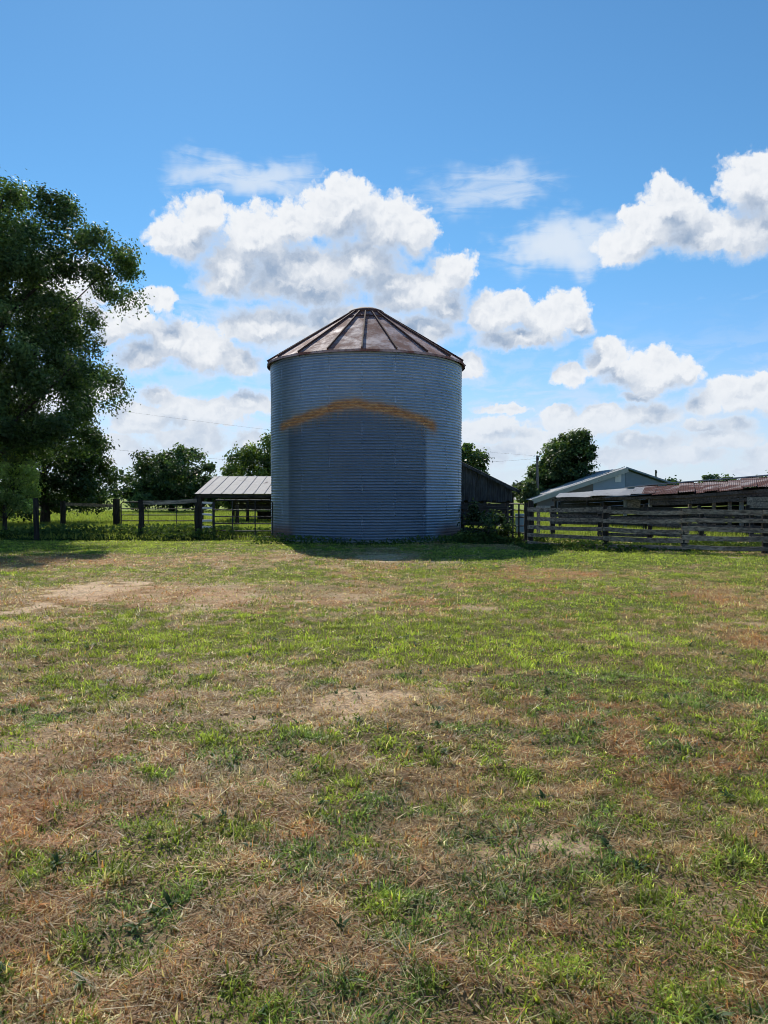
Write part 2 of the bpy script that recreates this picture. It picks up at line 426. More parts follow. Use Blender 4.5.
# ------------------------------------------------------------------ leaves, trees, shrubs
def leaf_quads(P, Nn, size, col, asp=.62):
    n = len(P)
    Nn = Nn / np.linalg.norm(Nn, axis=1, keepdims=True)
    r = rng.normal(size=(n, 3)); a = np.cross(Nn, r); a /= np.linalg.norm(a, axis=1, keepdims=True); b = np.cross(Nn, a)
    s = size[:, None]
    V = np.stack((P - a * s * .5, P - b * s * asp * .5 + a * s * .08, P + a * s * .5, P + b * s * asp * .5 + a * s * .08), 1).reshape(-1, 3)
    Cc = np.repeat(col, 4, 0)
    return V, Cc, np.full(n, 4), np.arange(4 * n)
def in_poly(p, poly):
    x, y = p; c = False; j = len(poly) - 1
    for i in range(len(poly)):
        xi, yi = poly[i]; xj, yj = poly[j]
        if (yi > y) != (yj > y) and x < (xj - xi) * (y - yi) / (yj - yi) + xi: c = not c
        j = i
    return c
def foliage(centres, radii, per, leaf, c_dark, c_light, flat=.8):
    parts = []
    for c, r in zip(centres, radii):
        n = int(per * rng.uniform(.75, 1.25))
        # a cluster is a few lumpy sprays, not a ball
        k = rng.integers(4, 8); sub = rng.normal(size=(k, 3)); sub /= np.linalg.norm(sub, axis=1, keepdims=True)
        sub *= rng.uniform(.35, .95, (k, 1)); sub[:, 2] *= flat
        w = rng.integers(0, k, n)
        loc = sub[w] + rng.normal(0, .33, (n, 3)) * np.array((1, 1, flat))
        P = np.array(c) + loc * r
        Nn = loc * .9 + np.array((0, 0, .55)) + rng.normal(0, .55, (n, 3))
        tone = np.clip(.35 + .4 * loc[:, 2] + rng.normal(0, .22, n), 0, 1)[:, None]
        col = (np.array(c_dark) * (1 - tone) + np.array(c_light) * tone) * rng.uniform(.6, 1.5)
        parts.append(leaf_quads(P, Nn, rng.uniform(.65, 1.35, n) * leaf, col * rng.uniform(.8, 1.2, (n, 1))))
    return parts
def crown_mesh(parts, parent):
    V = []; Cc = []; fn = []; lp = []; o = 0
    for (v, c, f, l) in parts: V.append(v); Cc.append(c); fn.append(f); lp.append(l + o); o += len(v)
    V = np.concatenate(V) - np.array(world_loc(parent))
    return np_mesh('crown', V, np.concatenate(fn), np.concatenate(lp), M_LEAF, np.concatenate(Cc), parent)
def tree(name, label, poly, Y, trunk_px, ncl, rad, per, leaf, cd, cl, trunk_r, depth=None, fork=.4, group=None, limbs=26, cat='tree'):
    """crown outline poly given as photo pixels at distance Y, filled with leaf clusters through its depth"""
    xs = [p[0] for p in poly]; yy = [p[1] for p in poly]
    rp = rad * F / Y
    half = (max(xs) - min(xs)) / 2 / F * Y
    depth = depth or half
    base = Vector((gx(trunk_px, Y), Y, 0))
    t = thing(name, base, label, cat, group)
    cs = []; rs = []; tries = 0
    while len(cs) < ncl and tries < 60000:
        tries += 1
        r = rad * random.uniform(.6, 1.25); rr = r * F / Y * .72
        p = (random.uniform(min(xs), max(xs)), random.uniform(min(yy), max(yy)))
        ang = [i * math.pi / 3 for i in range(6)]
        if not all(in_poly((p[0] + rr * math.cos(a), p[1] + rr * math.sin(a)), poly) for a in ang): continue
        # crown is shallower towards its outline
        e = abs(p[0] - (max(xs) + min(xs)) / 2) / ((max(xs) - min(xs)) / 2)
        dy = random.uniform(-1, 1) * depth * math.sqrt(max(.05, 1 - e * e))
        q_ = at(p[0], p[1], Y); q_ = Vector((q_.x, Y + dy, q_.z))
        if q_.z < .4: continue
        if any((q_ - c).length < .39 * (r + r2) for c, r2 in zip(cs, rs)) and tries < 30000: continue
        cs.append(q_); rs.append(r)
    kk = 2.5 if Y == 34 else 1.9
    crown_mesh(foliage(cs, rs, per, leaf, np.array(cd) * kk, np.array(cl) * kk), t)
    top = max(c.z for c in cs); mb = MB()
    fz = top * fork
    kx = [base.x + random.uniform(-.02, .02) * top for _ in range(5)]
    tp = [Vector((kx[i], Y + random.uniform(-.01, .01) * top, top * .88 * i / 4)) for i in range(5)]; tp[0] = base - Vector((0, 0, .15))
    mb.tube(tp, [trunk_r * k for k in (1.25, .95, .72, .42, .12)], 9)
    for c in random.sample(cs, min(limbs, len(cs))):
        z0 = min(max(c.z * random.uniform(.35, .6), top * .16), top * .7)
        k = z0 / (top * .88) * 4; i = min(int(k), 3); s0 = tp[i].lerp(tp[i + 1], k - i)
        e = c; m1 = s0.lerp(e, .5) + Vector((random.uniform(-.3, .3), random.uniform(-.3, .3), random.uniform(-.1, .5))) * rad
        r0 = trunk_r * random.uniform(.2, .34)
        mb.tube([s0, m1, e], [r0, r0 * .6, r0 * .15], 6)
    mb.build('trunk', M_BARK, t, True)
    return t
DK, LT = (.018, .032, .014), (.055, .085, .028)
tree('broadleaf_tree', 'tall dark broadleaf tree filling the left edge behind the lone post',
     [(-260, 330), (-230, 230), (-150, 175), (-60, 158), (8, 163), (62, 190), (103, 212), (120, 230), (139, 266), (117, 292), (100, 312), (92, 340), (101, 356), (127, 374), (118, 396), (108, 418), (92, 442), (60, 458), (10, 465), (-70, 480), (-170, 470), (-250, 430)],
     34, -40, 410, .92, 760, .135, DK, LT, .42, 5.0, limbs=60)
tree('broadleaf_tree', 'dark leafy tree with low branches behind the tall tree and left gateposts',
     [(-20, 420), (20, 395), (60, 400), (100, 430), (112, 455), (108, 480), (108, 512), (60, 517), (0, 517), (-40, 512), (-50, 460)],
     45, 45, 110, .9, 330, .19, DK, (.05, .08, .03), .25, 4, limbs=20)
tree('young_tree', 'low lighter green tree at the left edge behind the lone post',
     [(-40, 470), (-20, 452), (18, 450), (40, 462), (47, 485), (44, 512), (0, 522), (-40, 518)],
     33, 5, 40, .5, 420, .1, (.09, .125, .04), (.24, .3, .08), .09, 1.6, limbs=14)
tree('broadleaf_tree', 'rounded dark green tree in the pasture left of the open shed',
     [(118, 509), (119, 478), (135, 462), (160, 450), (190, 443), (205, 455), (219, 466), (222, 482), (218, 510)],
     82, 172, 120, 1.05, 210, .32, (.02, .036, .016), (.062, .092, .034), .3, 4.5)
tree('broadleaf_tree', 'bright green tree rising behind the open shed roof beside the bin',
     [(212, 509), (216, 472), (230, 458), (245, 446), (262, 435), (285, 432), (310, 440), (320, 470), (315, 509)],
     88, 268, 110, 1.1, 210, .34, (.03, .05, .016), (.11, .145, .035), .3, 4.5)
tree('broadleaf_tree', 'green treetop showing above the dark wooden barn',
     [(430, 500), (432, 460), (452, 445), (472, 442), (484, 450), (489, 464), (494, 482), (496, 500)],
     80, 465, 70, .9, 210, .32, (.024, .042, .016), (.08, .11, .035), .25, 3.5)
tree('broadleaf_tree', 'tall full tree beside the utility pole left of the metal barn',
     [(526, 509), (522, 482), (532, 466), (545, 452), (556, 437), (572, 428), (590, 430), (593, 448), (590, 470), (592, 509)],
     84, 560, 180, .85, 230, .3, (.02, .036, .015), (.07, .1, .034), .28, 3.6)
tree('young_tree', 'low pale bushy tree at the foot of the utility pole',
     [(512, 502), (515, 488), (522, 479), (530, 478), (537, 486), (540, 502)],
     79, 525, 30, .6, 150, .26, (.04, .06, .03), (.11, .14, .07), .12, 2, limbs=10)
far_rows = [((655, 690), 478, 150, 'first'), ((698, 736), 473, 150, 'second'), ((742, 790), 474, 140, 'third'), ((590, 612), 474, 120, 'fourth')]
for (xr, top, Y, k), lab in zip(far_rows, ('small far treetop above the pale end of the rusted roof', 'rounded far treetop standing highest above the rusted roof',
                                           'far treetop above the rusted roof at the right edge', 'small treetop right behind the tall full tree')):
    a, b = xr; mx = (a + b) / 2
    tree('far_tree', lab, [(a, 502), (a + 1, top + 10), (a + 9, top + 4), (mx, top - 2), (b - 9, top + 2), (b - 1, top + 10), (b, 502)],
         Y, mx, 34, 1.5, 120, .6, (.03, .05, .03), (.07, .1, .05), .3, 4, limbs=6, group='far treetops above the sheds on the right')
# far wood along the horizon: one mass
parts = []
cx_ = []; cr_ = []
for k in range(330):
    a = rng.uniform(-.75, .75); Yd = rng.uniform(380, 460)
    cx_.append((a * Yd, Yd, rng.uniform(.5, 6.5))); cr_.append(rng.uniform(3, 5))
parts = foliage(cx_, cr_, 60, 2.2, (.06, .085, .075), (.10, .135, .11))
pack('distant_wood', parts, 'hazy far off wood along the horizon behind the pasture', M_LEAF)

# shrub beside the bin
t = thing('shrub', (gx(490, 27.6), 27.6, 0), 'tangled leafy shrub growing against the right foot of the bin', 'shrub')
cs = []; rs = []
for (px, py, r) in ((470, 532, .35), (472, 520, .38), (480, 538, .3), (484, 524, .4), (492, 515, .36), (497, 532, .36), (505, 526, .3), (474, 508, .25), (510, 538, .28), (490, 541, .28), (465, 540, .25), (500, 541, .25), (476, 514, .3), (502, 518, .22)):
    p = at(px, py, 27.6); cs.append((p.x, 27.6 + random.uniform(-.5, .5), max(p.z, .2))); rs.append(r)
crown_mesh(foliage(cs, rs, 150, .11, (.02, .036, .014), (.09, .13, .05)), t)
mb = MB()
for c in cs: mb.tube([(t.location.x + random.uniform(-.2, .2), 27.6, -.05), Vector(c) * .5 + t.location * .5 + Vector((0, 0, .1)), c], [.02, .014, .005], 5)
mb.build('stem', M_BARK, t)
# weeds along the left fence and the bin foot
wp = []
def weeds(x0, x1, y0, y1, n, hmax, leaf, cd, cl):
    x = rng.uniform(x0, x1, n); y = rng.uniform(y0, y1, n)
    k = np.hypot(x - BINC.x, y - BINC.y) > BR + .08; x, y = x[k], y[k]; n = len(x)
    hh = hmax * (.25 + 1.1 * sstep(.3, .75, fbm(x, y, 1.3, 3, 101))) * sstep(0, .25, (y - y0) / (y1 - y0)) * rng.random(n) ** .6
    P = np.stack((x, y, height(x, y) + .02 + hh), -1)
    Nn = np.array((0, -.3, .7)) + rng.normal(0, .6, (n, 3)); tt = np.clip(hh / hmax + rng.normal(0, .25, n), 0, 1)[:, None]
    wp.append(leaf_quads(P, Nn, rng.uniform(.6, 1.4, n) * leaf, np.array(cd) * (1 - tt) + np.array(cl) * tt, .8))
weeds(-19, -5.6, 28.2, 33, 11000, .36, .12, (.025, .045, .016), (.1, .15, .05))
weeds(-7, -4.2, 29.2, 33, 2500, .3, .11, (.04, .07, .02), (.12, .17, .05))
weeds(2.6, 5.6, 26.2, 29.5, 2600, .3, .11, (.03, .05, .016), (.1, .14, .045))
weeds(4.2, 14, 22.8, 25.6, 5200, .22, .1, (.05, .08, .025), (.14, .19, .05))
weeds(-4.6, 3.4, 26.2, 28.6, 2600, .2, .08, (.04, .07, .02), (.1, .15, .045))
pack('weeds', wp, 'low broad leaved weeds crowding the foot of the fences', M_WEED)

# ------------------------------------------------------------------ grain bin
EAVE = 6.72; RE = 3.89
m, nt, o_ = mat('galvanised_bin_wall'); g_ = N(nt)
co = g_.n('ShaderNodeTexCoord').outputs['Object']
sp = g_.n('ShaderNodeSeparateXYZ'); g_.l(co, sp.inputs[0]); ox, oy, oz = sp.outputs
big = g_.noise(co, .7, 5, .6); fin = g_.noise(g_.map(co, (1, 1, 3)), 5, 6, .65); drip = g_.noise(g_.map(co, (3, 3, .25)), 2.5, 5, .6)
base = g_.mix(g_.mr(big, .3, .7), (.285, .365, .49), (.39, .465, .58))
base = g_.mix(g_.mr(fin, .35, .75, 0, .5), base, (.23, .29, .38))
base = g_.mix(g_.mr(drip, .48, .72, 0, .6), base, (.36, .45, .57))
wob = g_.math('MULTIPLY_ADD', g_.noise(co, 1.1, 4), .36, -.18)
# where a lean-to stood: its patch of wall weathered darker, a rust line along its roof
ax = g_.math('ABSOLUTE', g_.math('ADD', ox, .28))
line = g_.math('MULTIPLY_ADD', g_.math('POWER', ax, 1.35), -.17, 4.86)      # height of the old roof line
dz = g_.math('SUBTRACT', oz, line)
dzw = g_.math('ADD', dz, g_.math('MULTIPLY', wob, .8))
front = g_.mr(oy, .3, -.4)
ins = g_.math('MULTIPLY', g_.math('MULTIPLY', g_.mr(dzw, .0, -.25), g_.mr(ax, 2.56, 2.44)), front)
base = g_.mix(g_.math('MULTIPLY', ins, .68), base, (.095, .125, .175))
side = g_.math('MULTIPLY', g_.mr(ax, 3.0, 2.72), front)
streak = g_.noise(g_.map(co, (1.6, 1.6, 16)), 2.2, 5, .65)
run = g_.mr(g_.noise(g_.map(co, (5, 5, .5)), 3, 4, .6), .45, .75)
below = g_.math('MULTIPLY', g_.mr(dzw, -.75, -.1), g_.mr(dzw, .05, -.1))
core = g_.math('MULTIPLY', g_.math('MULTIPLY', g_.mr(g_.math('ABSOLUTE', g_.math('MULTIPLY_ADD', streak, .12, g_.math('ADD', dzw, -.06))), .27, .06), side), g_.mr(streak, .25, .45, .65, 1))
core = g_.math('MAXIMUM', core, g_.math('MULTIPLY', g_.math('MULTIPLY', below, run), g_.math('MULTIPLY', side, .55)))
halo = g_.math('MULTIPLY', g_.math('MULTIPLY', g_.mr(g_.math('ABSOLUTE', dzw), .55, .05), side), g_.mr(drip, .3, .6, .35, .8))
base = g_.mix(g_.math('MULTIPLY', halo, .5), base, (.5, .36, .17))
base = g_.mix(core, base, g_.mix(g_.mr(fin, .4, .7), (.46, .2, .075), (.75, .4, .16)))
foot = g_.math('MULTIPLY', g_.mr(g_.math('ADD', oz, g_.math('MULTIPLY', wob, 1.6)), .75, .3), g_.math('MULTIPLY', g_.mr(g_.math('ABSOLUTE', ox), 2.4, 2.9), g_.mr(g_.noise(co, 1.1, 3), .25, .42)))
base = g_.mix(g_.math('MULTIPLY', foot, .85), base, (.2, .1, .06))
rusty = g_.math('MAXIMUM', core, foot)
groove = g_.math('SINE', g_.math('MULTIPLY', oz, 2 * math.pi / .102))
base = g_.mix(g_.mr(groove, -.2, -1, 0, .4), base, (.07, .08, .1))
principled(g_, o_, base, g_.math('MULTIPLY_ADD', rusty, .35, .45), g_.math('MULTIPLY_ADD', rusty, -.6, .65), .4, fin, .12, .01)
M_BIN = m
bin_ = thing('grain_bin', BINC, 'round corrugated galvanised grain bin with rusty cone roof and rust arc', 'grain bin')
PITCHW = .102; nr = int(EAVE / PITCHW * 6); ns = 160
zz = np.linspace(0.02, EAVE, nr); rad = BR + .009 * np.sin(2 * np.pi * zz / PITCHW)
seam = (np.floor(zz / .84) % 2) * .004; rad = rad + seam
th = np.linspace(0, 2 * np.pi, ns, endpoint=False)
dent = .03 * (fbm(np.outer(np.ones(nr), np.cos(th) * 3) + 40, np.outer(zz, np.ones(ns)) + np.outer(np.ones(nr), np.sin(th) * 3) + 40, 1.6, 3, 8) - .5)
RR = rad[:, None] + dent
V = np.stack((RR * np.cos(th), RR * np.sin(th), np.outer(zz, np.ones(ns))), -1).reshape(-1, 3)
idx = np.arange(nr * ns).reshape(nr, ns); nx = np.roll(idx, -1, 1)
q = np.stack((idx[:-1], nx[:-1], nx[1:], idx[1:]), -1).reshape(-1, 4)
np_mesh('wall', V, np.full(len(q), 4), q.ravel(), M_BIN, None, bin_, True)
# roof: twenty panels, ribs between them
m, nt, o_ = mat('rusty_bin_roof'); g_ = N(nt)
co = g_.n('ShaderNodeTexCoord').outputs['Object']
a = g_.noise(co, 1.3, 7, .68); b = g_.noise(co, 5, 5, .6); s3 = g_.n('ShaderNodeSeparateXYZ'); g_.l(co, s3.inputs[0])
pale = g_.mix(b, (.52, .36, .345), (.66, .51, .5))
rust = g_.mix(b, (.19, .07, .052), (.31, .15, .125))
f = g_.math('ADD', g_.mr(a, .34, .62), g_.mr(s3.outputs[2], 7.5, 8.6, 0, .5), clamp=True)
principled(g_, o_, g_.mix(f, pale, rust), g_.math('MULTIPLY_ADD', f, .2, .65), .0, .2, b, .25, .02)
M_BROOF = m
m, nt, o_ = mat('dark_rust'); g_ = N(nt); co = g_.n('ShaderNodeTexCoord').outputs['Object']
principled(g_, o_, g_.mix(g_.noise(co, 5, 5), (.06, .03, .024), (.19, .095, .075)), .8, .1, .3)
M_DRUST = m
M_SEAM = metal_mat('dull_seam_metal', (.09, .115, .16), (.17, .21, .28), (.12, .07, .05), .35, .3, .6, 3)
RT, ZT = .74, EAVE + 2.02
mb = MB(); NP = 20; a0 = R(-90 - 1)
for i in range(NP):
    t0 = a0 + 2 * math.pi * i / NP; t1 = a0 + 2 * math.pi * (i + 1) / NP; n = 5; m_ = 6
    vs = []; fs = []
    for k in range(m_ + 1):
        u = k / m_; r = RE + (RT - RE) * u; z = EAVE + .03 + (ZT - EAVE) * u
        for j in range(n + 1):
            t_ = t0 + (t1 - t0) * j / n; sag = -.02 * math.sin(math.pi * j / n) * (1 - u) + random.uniform(-.006, .006)
            vs.append((BINC.x + r * math.cos(t_), BINC.y + r * math.sin(t_), z + sag))
    for k in range(m_):
        for j in range(n): q0 = k * (n + 1) + j; fs.append((q0, q0 + 1, q0 + n + 2, q0 + n + 1))
    o = len(mb.v); mb.add(vs, fs)
    lip = [(BINC.x + RE * math.cos(t0 + (t1 - t0) * j / n), BINC.y + RE * math.sin(t0 + (t1 - t0) * j / n), EAVE - .07) for j in range(n + 1)]
    mb.add([vs[j] for j in range(n + 1)] + lip, [(j, n + 1 + j, n + 2 + j, j + 1) for j in range(n)])
roof = mb.build('roof', M_BROOF, bin_)
for i in range(NP):
    t0 = a0 + 2 * math.pi * i / NP; c, s = math.cos(t0), math.sin(t0)
    m2 = MB(); m2.bar((BINC.x + (RE + .03) * c, BINC.y + (RE + .03) * s, EAVE + .05), (BINC.x + (RT - .02) * c, BINC.y + (RT - .02) * s, ZT + .06), .045, .085)
    m2.build('roof_rib', M_DRUST, roof)
for i in range(NP * 2):                       # short cross laps high on the panels
    if i % 3 == 0:
        m2 = MB()
        t0 = a0 + 2 * math.pi * (i + .5) / NP / 1.0; t1 = t0 + math.pi / NP * .8; t2 = t0 - math.pi / NP * .8
        r = 1.15; z = EAVE + .05 + (ZT - EAVE) * (RE - r) / (RE - RT)
        m2.bar((BINC.x + r * math.cos(t2), BINC.y + r * math.sin(t2), z), (BINC.x + r * math.cos(t1), BINC.y + r * math.sin(t1), z), .05, .04)
        m2.build('roof_lap', M_DRUST, roof)
mb = MB()
prof = [(.02, 2.36), (.45, 2.34), (.66, 2.25), (.72, 2.2), (.74, 2.12), (.7, 2.1), (.64, 2.08), (.64, 1.94), (.84, 1.93), (.84, 1.9), (.5, 1.9)]
n = 40
vs = [(BINC.x + r * math.cos(2 * math.pi * k / n), BINC.y + r * math.sin(2 * math.pi * k / n), EAVE - .05 + z) for (r, z) in prof for k in range(n)]
fs = [(i * n + k, i * n + (k + 1) % n, (i + 1) * n + (k + 1) % n, (i + 1) * n + k) for i in range(len(prof) - 1) for k in range(n)]
mb.add(vs, fs + [tuple(range(n))]); mb.build('roof_cap', M_DRUST, bin_, True)
mb = MB()
prof = [(BR - .06, 0), (BR + .09, 0), (BR + .09, .035), (BR + .03, .06), (BR + .02, .1), (BR - .06, .1)]; n = 96
vs = [(BINC.x + r * math.cos(2 * math.pi * k / n), BINC.y + r * math.sin(2 * math.pi * k / n), -.03 + z) for (r, z) in prof for k in range(n)]
fs = [(i * n + k, i * n + (k + 1) % n, (i + 1) * n + (k + 1) % n, (i + 1) * n + k) for i in range(len(prof) - 1) for k in range(n)]
mb.add(vs, fs); mb.build('base_ring', W_PALE, bin_)
nz = 330; zz = np.linspace(.1, EAVE - .12, nz); ww = np.array((-.05, -.03, -.012, 0, .012, .03, .05))
for k in range(20):                           # bolted vertical laps, staggered from ring to ring
    t0 = R(-91 + k * 18); c, s_ = math.cos(t0), math.sin(t0)
    row = np.floor((zz - .1) / .84).astype(int); on = (row % 2) == (k % 2)
    zb = np.where(on, np.abs(((zz / .093) % 1) - .5) < .22, np.abs(((zz / .84) % 1) - .5) < .02)
    Bm = np.outer(zb, np.array((0, 0, 1, 1, 1, 0, 0))) * np.where(on, .014, .04)[:, None]
    rr_ = (BR + .009 * np.sin(2 * np.pi * zz / .102) + (np.floor(zz / .84) % 2) * .004)[:, None] + np.where(on, .007, .002)[:, None] + Bm
    edge_ = np.array((-.03, 0, 0, 0, 0, 0, -.03)); rr_ = rr_ + edge_
    wid = np.where(on, 1., .35)[:, None] * ww
    V = np.stack((rr_ * c - wid * s_, rr_ * s_ + wid * c, np.repeat(zz[:, None], 7, 1)), -1).reshape(-1, 3)
    idx = np.arange(nz * 7).reshape(nz, 7); q = np.stack((idx[:-1, :-1], idx[:-1, 1:], idx[1:, 1:], idx[1:, :-1]), -1).reshape(-1, 4)
    np_mesh('seam', V, np.full(len(q), 4), q.ravel(), M_BIN, None, bin_)

# ------------------------------------------------------------------ fences and gates, left
def post(mb, px, Y, ytop, w, lean=0, taper=.92):
    p = at(px, ytop, Y); x = p.x; h = p.z
    n = 6
    pts = [Vector((x + lean * k / n * h + random.uniform(-.012, .012), Y, -.12 + (h + .12) * k / n)) for k in range(n + 1)]
    mb.tube(pts, [w / 2 * (1 + (taper - 1) * k / n) * random.uniform(.93, 1.07) for k in range(n + 1)], 9)
    return x, h
def solo_post(px, Y, ytop, w, label, lean=0):
    m1 = MB(); x, h = post(m1, px, Y, ytop, w, lean)
    o = m1.build('fence_post', W_POST); return tag(o, label, 'fence post')
solo_post(36.5, 28.4, 498, .2, 'lone slightly leaning dark fence post in the weeds at far left', -.02)
# rail span further back
t = thing('rail_fence', (gx(90, 40.5), 40.5, 0), 'short fence span of two thick posts and one pale top rail at left', 'fence')
m1 = MB(); post(m1, 63, 41, 501, .3); m1.build('post', W_POST, t)
m1 = MB(); post(m1, 116.5, 40, 499, .36); m1.build('post', W_POST, t)
m1 = MB(); m1.bar(at(66, 504, 40.9), at(114, 506, 39.9), .06, .15); m1.build('rail', W_RAIL, t)
# two near posts with one sagging board
t = thing('board_fence', (gx(170, 30.4), 30.4, 0), 'near pair of dark posts joined by a sagging board left of the bin', 'fence')
m1 = MB(); post(m1, 141, 30.4, 500, .22, .01); m1.build('post', W_POST, t)
m1 = MB(); post(m1, 198.5, 30.2, 496.5, .27, -.03); m1.build('post', W_POST, t)
m1 = MB(); m1.bar(at(143, 502.5, 30.3), at(197, 500.5, 30.1), .05, .15, bow=.03); m1.build('rail', W_RAIL, t)
def tube_gate(name, label, a, b, h, rails, uprights, r=.028, m=M_PIPE):
    a, b = Vector(a), Vector(b); t = thing(name, (a.x, a.y, 0), label, 'gate')
    fr = MB(); z0 = rails[0]; z1 = rails[-1]; c = .1
    d = (b - a); L = d.length; d.normalize()
    P = lambda s, z: Vector((a.x + d.x * s, a.y + d.y * s, z))
    fr.tube([P(c, z0), P(0, z0 + c), P(0, z1 - c), P(c, z1), P(L - c, z1), P(L, z1 - c), P(L, z0 + c), P(L - c, z0), P(c, z0)], r * 1.25, 8)
    fr.build('frame', m, t)
    for z in rails[1:-1]:
        k = MB(); k.tube([P(0, z), P(L * .5, z - random.uniform(0, .015)), P(L, z)], r, 7); k.build('rail', m, t)
    for s in uprights:
        k = MB(); k.bar(P(L * s, z0), P(L * s, z1), .05, .03, Vector((d.x, d.y, 0))); k.build('upright', m, t)
    return t
tube_gate('tube_gate', 'far pipe gate hung from the thick gatepost, seen between the left posts', (gx(121, 40), 40, 0), (gx(196, 40), 40, 0), 1.4,
          [.1, .38, .68, 1.0, 1.34], [.36, .74])
tube_gate('tube_gate', 'pipe gate between the leaning post and the bin, in front of the open shed', (gx(213, 29.6), 29.6, 0), (gx(272.5, 29.2), 29.2, 0), 1.5,
          [.1, .33, .6, .86, 1.12, 1.48], [.33, .71], .023)
solo_post(237, 41, 505, .22, 'dark post standing behind the pipe gate under the open shed')
t = thing('metal_rack', (gx(207, 30), 30, 0), 'narrow upright metal rack of pale rungs between the leaning post and the gate', 'rack')
for px in (201.5, 214):
    k = MB(); k.bar(Vector((gx(px, 30), 30, .02)), Vector((gx(px, 30), 30, 1.42)), .05, .05, Vector((1, 0, 0))); k.build('upright', M_PIPE, t)
for i, z in enumerate((.2, .46, .7, .93, 1.15, 1.36)):
    k = MB(); k.bar(Vector((gx(202.3, 29.95), 29.95, z + random.uniform(-.03, .03))), Vector((gx(213.5, 29.95), 29.95, z + random.uniform(-.03, .03))), .04, .075); k.build('rung', M_PALE, t)

# ------------------------------------------------------------------ corrugated sheet helper
def sheet(a, b, c, d, pitch=.076, amp=.012, thick=.012, nv=6, rib=None, wav=.0):
    """corrugated sheet: a-b is the low edge, d-c the high edge; ribs run from low to high"""
    a, b, c, d = map(Vector, (a, b, c, d)); nrm = (b - a).cross(d - a).normalized()
    if nrm.z < 0: nrm = -nrm
    L = (b - a).length; nu = max(8, int(L / pitch * 4)); mb = MB()
    for sgn in (1, 0):
        vs = []
        for i in range(nu + 1):
            u = i / nu; s = L * u
            if rib:
                ph = (s / rib) % 1; h = .035 * max(0, 1 - abs(ph - .5) / .06) ** .5 if abs(ph - .5) < .06 else 0
            else: h = amp * math.sin(2 * math.pi * s / pitch)
            for j in range(nv + 1):
                v = j / nv; p = a.lerp(b, u).lerp(d.lerp(c, u), v)
                p = p + nrm * (h + thick * sgn + wav * (math.sin(s * 1.7 + v * 3) * .5 + math.sin(s * .6 + 1.3) ) )
                vs.append(p)
        fs = [(i * (nv + 1) + j, (i + 1) * (nv + 1) + j, (i + 1) * (nv + 1) + j + 1, i * (nv + 1) + j + 1) for i in range(nu) for j in range(nv)]
        if not sgn: fs = [f[::-1] for f in fs]
        mb.add(vs, fs)
    return mb

# ------------------------------------------------------------------ open shed left
t = thing('open_shed', (gx(240, 46), 46, 0), 'low open sided shed with a seamed tin roof left of the bin', 'shed')
A = at(194.5, 494, 45); Dp = at(214.5, 476.5, 50); LX = 8.8
B = A + Vector((LX, 0, 0)); Cc_ = Dp + Vector((LX - .15, 0, 0))
sheet(A, B, Cc_, Dp, rib=.62).build('roof', M_TIN, t)
A2 = Vector((A.x, 55.2, A.z))
sheet(A2, A2 + Vector((LX, 0, 0)), Cc_ + Vector((0, .05, 0)), Dp + Vector((0, .05, 0)), rib=.62).build('roof', M_TIN, t)
k = MB(); k.bar(A + Vector((.05, .08, -.12)), B + Vector((0, .08, -.12)), .05, .2); k.build('fascia', W_DARK, t)
for i, x in enumerate((A.x + .35, A.x + 3.0, A.x + 5.8, A.x + 8.3)):
    for y in (45.3, 54.8):
        k = MB(); k.tube([(x, y, -.1), (x + .03, y, A.z - .05)], [.1, .08], 8); k.build('post', W_POST, t)
k = MB()
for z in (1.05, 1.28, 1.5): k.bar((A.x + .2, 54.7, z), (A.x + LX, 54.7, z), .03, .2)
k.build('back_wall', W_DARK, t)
k = MB()
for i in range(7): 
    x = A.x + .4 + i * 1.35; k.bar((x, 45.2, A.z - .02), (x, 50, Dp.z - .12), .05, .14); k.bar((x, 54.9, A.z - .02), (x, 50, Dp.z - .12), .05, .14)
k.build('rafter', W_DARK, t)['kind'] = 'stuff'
k = MB(); k.bar((A.x + 2, 46.5, 1.0), (A.x + LX, 46.5, .95), .05, .22); k.bar((A.x + 3, 49, .45), (A.x + 7, 49, .5), .4, .5); k.build('feed_rail', W_DARK, t)

# ------------------------------------------------------------------ wooden barn right of the bin
YB = 45.
t = thing('wooden_barn', (gx(405, YB), YB, 0), 'dark weathered board barn half hidden behind the right side of the bin', 'barn')
ridge = at(405, 434, YB); re = at(519.5, 490.5, YB); le = Vector((2 * ridge.x - re.x, YB, re.z)); DEP = 12
wall_r = gx(513, YB); wall_l = 2 * ridge.x - wall_r; slope = (ridge.z - re.z) / (re.x - ridge.x)
k = MB(); x = wall_l; zb = at(0, 501, YB).z
while x < wall_r - .01:
    w = random.uniform(.17, .24); x1 = min(x + w, wall_r)
    zt = lambda X_: ridge.z - slope * abs(X_ - ridge.x) - .1
    y = YB + .35 + random.uniform(0, .012); zb1 = zb + random.uniform(-.07, .05)
    k.add([(x, y, zb1), (x1 - .012, y, zb1), (x1 - .012, y, zt(x1 - .012)), (x, y, zt(x)), (x, y + .03, zb1), (x1 - .012, y + .03, zb1), (x1 - .012, y + .03, zt(x1 - .012)), (x, y + .03, zt(x))],
          [(0, 1, 2, 3), (1, 5, 6, 2), (4, 0, 3, 7), (0, 4, 5, 1)])
    x = x1
k.build('wall', W_BARN, t)
k = MB(); k.box((wall_r - .03, YB + DEP / 2 + .4, (re.z) / 2 + .7), (.04, DEP - .2, re.z - 1.0)); k.box((ridge.x, YB + DEP, 1.2), (wall_r - wall_l - .2, .06, 2.2)); k.box((wall_l + .03, YB + DEP / 2 + .4, 1), (.04, DEP - .2, 2)); k.build('inner_wall', W_DARK, t)
